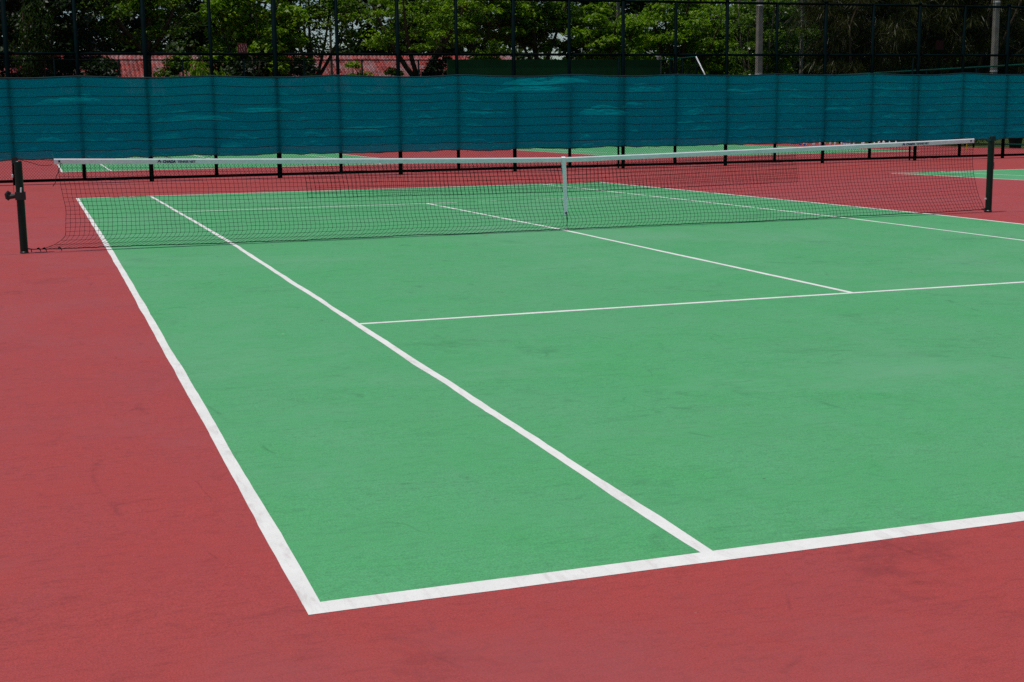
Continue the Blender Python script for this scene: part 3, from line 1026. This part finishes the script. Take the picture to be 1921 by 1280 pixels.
def tree(name, label, x, y, H, R, zlow, seed, lm, bark='bark', kind='leaf', ncl=62, lpc=130, ll=0.25, lw=0.13, cr=0.85, r0=0.17, group=None, cat='tree', lean=0.0, fork=None, flat=0.45):
    rs = np.random.RandomState(seed)
    o = empty(name, (x, y, -0.1), label=label, cat=cat, group=group)
    zc, hz = (H + zlow) / 2, (H - zlow) / 2
    fork = fork or max(0.8, zlow * 0.75)
    mb = MB()
    top = np.array([lean + rs.uniform(-.3, .3), rs.uniform(-.3, .3), fork])
    tp = [(0, 0, -0.1)]
    for i in range(1, 6):
        f = i / 5
        tp.append((top[0] * f + 0.06 * rs.randn(), top[1] * f + 0.06 * rs.randn(), fork * f))
    mb.tube(tp, [r0 * (1.25 if i == 0 else 1) * (1 - 0.08 * i) for i in range(6)], 8)
    tip = np.array(tp[-1])
    limb_pts = []
    nl = rs.randint(5, 8)
    for k in range(nl):
        a = 2 * math.pi * (k + rs.rand() * 0.7) / nl
        rr = R * rs.uniform(0.45, 0.85)
        end = np.array([lean + math.cos(a) * rr, math.sin(a) * rr, zc + hz * rs.uniform(-0.15, 0.8)])
        mid = tip * 0.5 + end * 0.5 + np.array([math.cos(a), math.sin(a), -0.6]) * rs.uniform(0.0, 0.5) + rs.randn(3) * 0.2
        P = [tuple((1 - t) ** 2 * tip + 2 * t * (1 - t) * mid + t * t * end) for t in np.linspace(0, 1, 7)]
        mb.tube(P, [r0 * 0.62 * (1 - 0.8 * t) + 0.012 for t in np.linspace(0, 1, 7)], 6)
        limb_pts += [np.array(p) for p in P[1:]]
    limb_pts = np.array(limb_pts)
    # clumps, more of them towards the outside of the crown
    d = rs.randn(ncl, 3)
    d /= np.linalg.norm(d, axis=1, keepdims=True)
    rad = rs.rand(ncl) ** 0.42
    C = d * rad[:, None] * np.array([R, R, hz]) * rs.uniform(0.82, 1.08, (ncl, 1)) + np.array([lean, 0, zc])
    C[:, 2] = np.maximum(C[:, 2], zlow * 0.9)
    Ps, Ns, As, Ls, Ws = [], [], [], [], []
    for c in C:
        j = np.argmin(((limb_pts - c) ** 2).sum(1) + (limb_pts[:, 2] > c[2]) * 0.6)
        b = limb_pts[j]
        mid = (b + c) / 2 + rs.randn(3) * 0.12
        mb.tube([tuple(b), tuple(mid), tuple(c)], [0.032, 0.022, 0.010], 4, False)
        q = cr * rs.uniform(0.6, 1.25)
        nn = int(lpc * rs.uniform(0.6, 1.3))
        dd = rs.randn(nn, 3)
        dd /= np.linalg.norm(dd, axis=1, keepdims=True)
        p = dd * (rs.rand(nn, 1) ** 0.45) * q
        if kind == 'needle':
            p[:, 2] *= 0.55
            A = np.stack([dd[:, 0] * 0.7, dd[:, 1] * 0.7, -0.9 + 0.5 * rs.randn(nn)], 1)
            Nn = rs.randn(nn, 3)
            Lg = ll * rs.uniform(0.6, 1.4, nn); Wg = lw * rs.uniform(0.7, 1.4, nn)
        elif kind == 'weep':
            p[:, 2] *= 1.1
            A = np.stack([dd[:, 0] * 0.6, dd[:, 1] * 0.6, np.full(nn, -1.0)], 1) + 0.25 * rs.randn(nn, 3)
            Nn = dd * 0.8 + rs.randn(nn, 3) * 0.5
            Lg = ll * rs.uniform(0.7, 1.3, nn); Wg = lw * rs.uniform(0.7, 1.3, nn)
        else:
            p[:, 2] = p[:, 2] * flat + 0.10 * q * (1 - (p[:, 0] ** 2 + p[:, 1] ** 2) / q ** 2)
            Nn = np.array([0, 0, 1.0]) + dd * 0.55 + rs.randn(nn, 3) * 0.55
            A = rs.randn(nn, 3) + dd * 0.8 + np.array([0, 0, -0.5])
            Lg = ll * rs.uniform(0.6, 1.3, nn); Wg = lw * rs.uniform(0.7, 1.3, nn)
        Ps.append(p + c); Ns.append(Nn); As.append(A); Ls.append(Lg); Ws.append(Wg)
    mb.build('trunk', M[bark], o, True)
    V, F, t = leaves(np.concatenate(Ps), np.concatenate(Ns), np.concatenate(As), np.concatenate(Ls), np.concatenate(Ws), rs)
    tag(inst('crown', np_mesh('crown', V, F, M[lm], t), o), kind='stuff')
    return o


T = tree
T('broad_tree', 'dark dense tree at the left edge behind the far fence', -4.4, 74.5, 11, 3.9, 0.8, 11, 'leaf_shaded', ncl=120, lpc=150)
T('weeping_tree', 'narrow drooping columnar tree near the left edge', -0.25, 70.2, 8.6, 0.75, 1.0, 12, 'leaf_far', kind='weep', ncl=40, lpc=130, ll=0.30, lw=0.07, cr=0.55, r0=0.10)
T('broad_tree', 'dark shady tree hiding the left end of the red roof', 1.3, 74.5, 11.5, 2.7, 1.0, 13, 'leaf_shaded', ncl=110, lpc=150)
T('low_tree', 'low shade-darkened tree in front of the dark left end of the red roof', 2.7, 71.4, 5.3, 1.5, 0.8, 32, 'leaf_shaded', ncl=46, lpc=140, cr=0.7, r0=0.1)
T('low_tree', 'low shade-darkened tree left of the narrow drooping tree', -2.4, 71.4, 5.6, 1.5, 0.8, 33, 'leaf_shaded', ncl=46, lpc=140, cr=0.7, r0=0.1)
T('broad_tree', 'dull green tree with upright dark trunk above the lit patch of red roof', 5.6, 75.0, 10.5, 3.2, 5.3, 14, 'leaf_mid', ncl=75, lpc=130, r0=0.24, fork=5.0)
T('long_leaved_shrub', 'bright long-leaved shrub showing just over the cloth beside the roof', 7.8, 71.0, 4.05, 1.7, 0.6, 15, 'leaf_bright', kind='weep', ncl=26, lpc=120, ll=0.42, lw=0.09, cr=0.7, r0=0.06, cat='shrub')
T('low_tree', 'low dark tree behind the bright long-leaved shrub', 8.9, 72.8, 5.0, 1.9, 0.8, 29, 'leaf_shaded', ncl=46, lpc=140, cr=0.7, r0=0.1)
T('low_tree', 'low dull green tree between the lit roof patch and the bright long-leaved shrub', 6.8, 72.4, 5.6, 1.0, 1.0, 35, 'leaf_mid', ncl=30, lpc=130, cr=0.6, r0=0.08)
T('low_tree', 'low dark tree below the small red sign', 10.7, 71.3, 5.2, 1.7, 0.8, 36, 'leaf_shaded', ncl=44, lpc=140, cr=0.7, r0=0.1)
T('broad_tree', 'bright leafy tree reaching low behind the small red sign', 11.2, 73.5, 10, 3.1, 2.2, 16, 'leaf_bright', ncl=100, lpc=140, ll=0.30, lw=0.17)
T('broad_tree', 'green tree partly hiding the red roof right of the small red sign', 14.9, 75.5, 10.5, 2.7, 4.7, 17, 'leaf_mid', ncl=70, lpc=135)
T('low_tree', 'low dark bushy tree in front of the middle of the red roof', 13.6, 71.6, 4.6, 1.25, 0.8, 18, 'leaf_shaded', ncl=28, lpc=130, cr=0.6, r0=0.08)
T('low_tree', 'low bright tree in front of the roof between the two roof openings', 16.6, 71.4, 5.0, 0.75, 0.8, 37, 'leaf_bright', ncl=20, lpc=110, cr=0.5, r0=0.07)
T('spreading_tree', 'spreading tree with dark forked limbs left of the green hitting wall', 20.7, 72.6, 10.5, 4.6, 4.6, 19, 'leaf_bright', ncl=85, lpc=125, ll=0.22, lw=0.12, r0=0.26, fork=3.3, flat=0.32, cr=0.9)
T('low_tree', 'low leafy tree in front of the roof left of the forked trunk', 18.5, 70.8, 4.2, 1.1, 1.0, 28, 'leaf_mid', ncl=20, lpc=110, cr=0.5, r0=0.07)
T('low_tree', 'low dark tree just behind the left end of the hitting wall', 21.9, 71.4, 5.0, 1.9, 1.0, 30, 'leaf_shaded', ncl=40, lpc=130, cr=0.7, r0=0.1)
T('low_tree', 'low green tree behind the hitting wall hiding part of the roof ridge', 24.6, 73.0, 5.6, 1.9, 1.0, 31, 'leaf_mid', ncl=40, lpc=130, cr=0.7, r0=0.1)
T('broad_tree', 'bright layered tree above the left half of the hitting wall', 25.6, 77.0, 11, 3.5, 5.1, 20, 'leaf_bright', ncl=110, lpc=140, flat=0.30, cr=0.95)
T('broad_tree', 'tall green tree above the middle of the hitting wall', 29.8, 77.5, 10.5, 3.2, 5.1, 21, 'leaf_mid', ncl=90, lpc=140, ll=0.28, lw=0.15)
T('broad_tree', 'bright tree with sky gaps left of the slim grey pole', 33.0, 74.5, 8.2, 2.4, 4.0, 22, 'leaf_bright', ncl=60, lpc=130, ll=0.28, lw=0.15, flat=0.30, cr=0.95)
T('broad_tree', 'bright tree with dark limbs right of the slim grey pole', 38.4, 76.0, 11, 3.4, 3.0, 23, 'leaf_bright', ncl=110, lpc=140, r0=0.22, flat=0.30, cr=0.95)
T('broad_tree', 'leafy tree with low sky gaps behind the slanted white fence rail', 42.6, 79.0, 10, 3.0, 1.2, 24, 'leaf_mid', ncl=85, lpc=135)
T('fine_leaved_tree', 'pale fine-leaved tree just right of the thick concrete pole', 46.2, 77.5, 11, 3.2, 0.8, 25, 'leaf_fine', 'palebark', ncl=120, lpc=160, ll=0.19, lw=0.11)
T('fine_leaved_tree', 'pale fine-leaved tree behind the thick concrete pole', 41.2, 70.5, 10, 2.2, 0.8, 26, 'leaf_fine', 'palebark', ncl=80, lpc=150, ll=0.19, lw=0.11)
T('tall_tree', 'tall dark tree overhanging the left end of the red roof from behind', -1.0, 88.5, 13, 6.2, 6.3, 34, 'leaf_shaded', ncl=120, lpc=150, ll=0.34, lw=0.2, cr=1.2, r0=0.3)
for k, (x, y, lb) in enumerate(((43.2, 63.5, 'olive needle tree right of the slim pole, first of the dark needle trees'),
                                (46.6, 65.0, 'olive needle tree behind the small dark red board'),
                                (50.6, 63.0, 'dark needle tree right of the small dark red board'),
                                (54.6, 65.5, 'dark needle tree behind the concrete pole at the far right'),
                                (58.6, 66.0, 'dark needle tree cut by the right edge'))):
    T('needle_tree', lb, x, y, 12, 3.3, 1.0, 40 + k, 'leaf_needle', kind='needle', ncl=120, lpc=230, ll=0.62, lw=0.028, cr=1.0, r0=0.2, group='needle trees on the right')
for k in range(17):
    x = -14 + 6.6 * k
    if abs(x - 41) < 3.4 or abs(x - 21.5) < 3.2: continue
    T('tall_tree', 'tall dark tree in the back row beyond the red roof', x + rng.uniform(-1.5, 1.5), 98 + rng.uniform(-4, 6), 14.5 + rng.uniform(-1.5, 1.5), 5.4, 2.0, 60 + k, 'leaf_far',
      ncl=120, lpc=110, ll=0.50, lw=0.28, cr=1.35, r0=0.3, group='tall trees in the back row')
for k, (x, y, h) in enumerate(((36.2, 44.5, 1.0), (37.5, 48.0, 1.4), (40.0, 51.0, 1.2), (39.0, 42.0, 0.9), (43.0, 47.0, 1.3), (38.5, 54.5, 1.5))):
    T('hedge_shrub', 'low olive shrub in the grass outside the side fence', x, y, h, 1.5, 0.15, 80 + k, 'leaf_fine', ncl=22, lpc=90, ll=0.16, lw=0.07, cr=0.5, r0=0.04, group='shrubs outside the side fence', cat='shrub', fork=0.2)

# undergrowth under the back row
rs = np.random.RandomState(7)
k = 70000
P = np.stack([rs.uniform(-14, 92, k), rs.uniform(92.5, 97, k), rs.rand(k)], 1)
hh = np.array([(6.0 if x < 34 else 5.6) + 1.6 * noise.noise(Vector((x * 0.25, 3, 1))) + 0.8 * noise.noise(Vector((x * 1.1, 6, 1))) for x in P[:, 0]])
P[:, 2] = P[:, 2] ** 0.8 * hh
V, F, t = leaves(P, np.array([0, -0.3, 1.0]) + rs.randn(k, 3) * 0.8, rs.randn(k, 3), np.full(k, 0.5), np.full(k, 0.3), rs)
tag(inst('undergrowth', np_mesh('undergrowth', V, F, M['leaf_far'], t)), 'dense dark undergrowth closing the gaps under the back row of trees', 'undergrowth', kind='stuff')

# ------------------------------------------------------------------ small things
bot = MB().lathe([(0.030, 0.0), (0.034, 0.01), (0.034, 0.15), (0.030, 0.17), (0.014, 0.215), (0.014, 0.245), (0.012, 0.25)], k=10)
cap = MB().lathe([(0.017, 0.232), (0.017, 0.262), (0.013, 0.266)], k=10)
ring = MB().lathe([(0.0352, 0.06), (0.0352, 0.13)], k=10)
me_w, me_b = bot.mesh('bottle_body', M['white'], True), bot.mesh('bottle_body', M['blue'], True)
me_cap, me_cw, me_rw = cap.mesh('cap', M['blue']), cap.mesh('cap', M['white']), ring.mesh('wrapper', M['white'])
rb = random.Random(12)
for k in range(26):
    t = k / 25
    blue = k in (20, 22, 23, 11)
    x, yy = 30.9 + rb.uniform(-0.25, 0.25), 41.6 + 7.9 * t + rb.uniform(-0.1, 0.1)
    o = empty('bottle', (x, yy, gz(yy)), cat='bottle', group='blue bottles along the far right court' if blue else 'white bottles along the far right court',
              label='blue drink bottle in the row beside the far right court' if blue else 'white drink bottle in the row beside the far right court')
    s = rb.uniform(0.85, 1.15)
    o.scale = (s * 1.35, s * 1.35, s * 1.3)
    bb = inst('body', me_b if blue else me_w, o)
    inst('cap', me_cw if blue else me_cap, bb)
    inst('wrapper', me_rw, bb)

bn = empty('rubbish_bin', (34.35, 39.0, -0.10), label='black rubbish bin lined with a pale bag outside the side fence', cat='bin')
MB().lathe([(0.20, 0), (0.21, 0.02), (0.26, 0.46), (0.285, 0.47), (0.285, 0.50), (0.27, 0.50), (0.25, 0.30)], k=18).build('body', M['bin'], bn, True)
MB().lathe([(0.262, 0.40), (0.292, 0.42), (0.296, 0.508), (0.26, 0.515), (0.20, 0.47)], k=18).build('bag', M['bag'], bn, False)

for k, (x, yy, mt, lb) in enumerate(((4.35, 11.60, 'dryleaf', 'small yellow leaf on the green court just in front of the net'),
                                     (5.10, 16.95, 'bin', 'small dark leaf lying on the green court beyond the net'),
                                     (-1.30, 9.05, 'signwhite', 'pale scrap on the red surround near the left net post'),
                                     (-0.30, 4.75, 'bin', 'tiny dark leaf on the red surround left of the sideline'),
                                     (5.9, 4.6, 'dryleaf', 'tiny dry leaf on the green court this side of the service line'))):
    mb = MB()
    q = 0.3 if 'tiny' in lb else 0.8
    mb.v = [(a * q, b * q, c * q) for a, b, c in ((-0.035, 0, 0), (0, -0.014, 0.004), (0.035, 0, 0.010), (0, 0.014, 0.004), (-0.035, 0, -0.002), (0, -0.014, 0.002), (0.035, 0, 0.008), (0, 0.014, 0.002))]
    mb.f = [(0, 1, 2, 3), (7, 6, 5, 4), (0, 4, 5, 1), (1, 5, 6, 2), (2, 6, 7, 3), (3, 7, 4, 0)]
    o = mb.build('fallen_leaf', M[mt], None, False, (x, yy, gz(yy) + 0.006))
    o.rotation_euler = (0, 0, k * 1.3)
    tag(o, lb, 'leaf', group='scraps on the court')
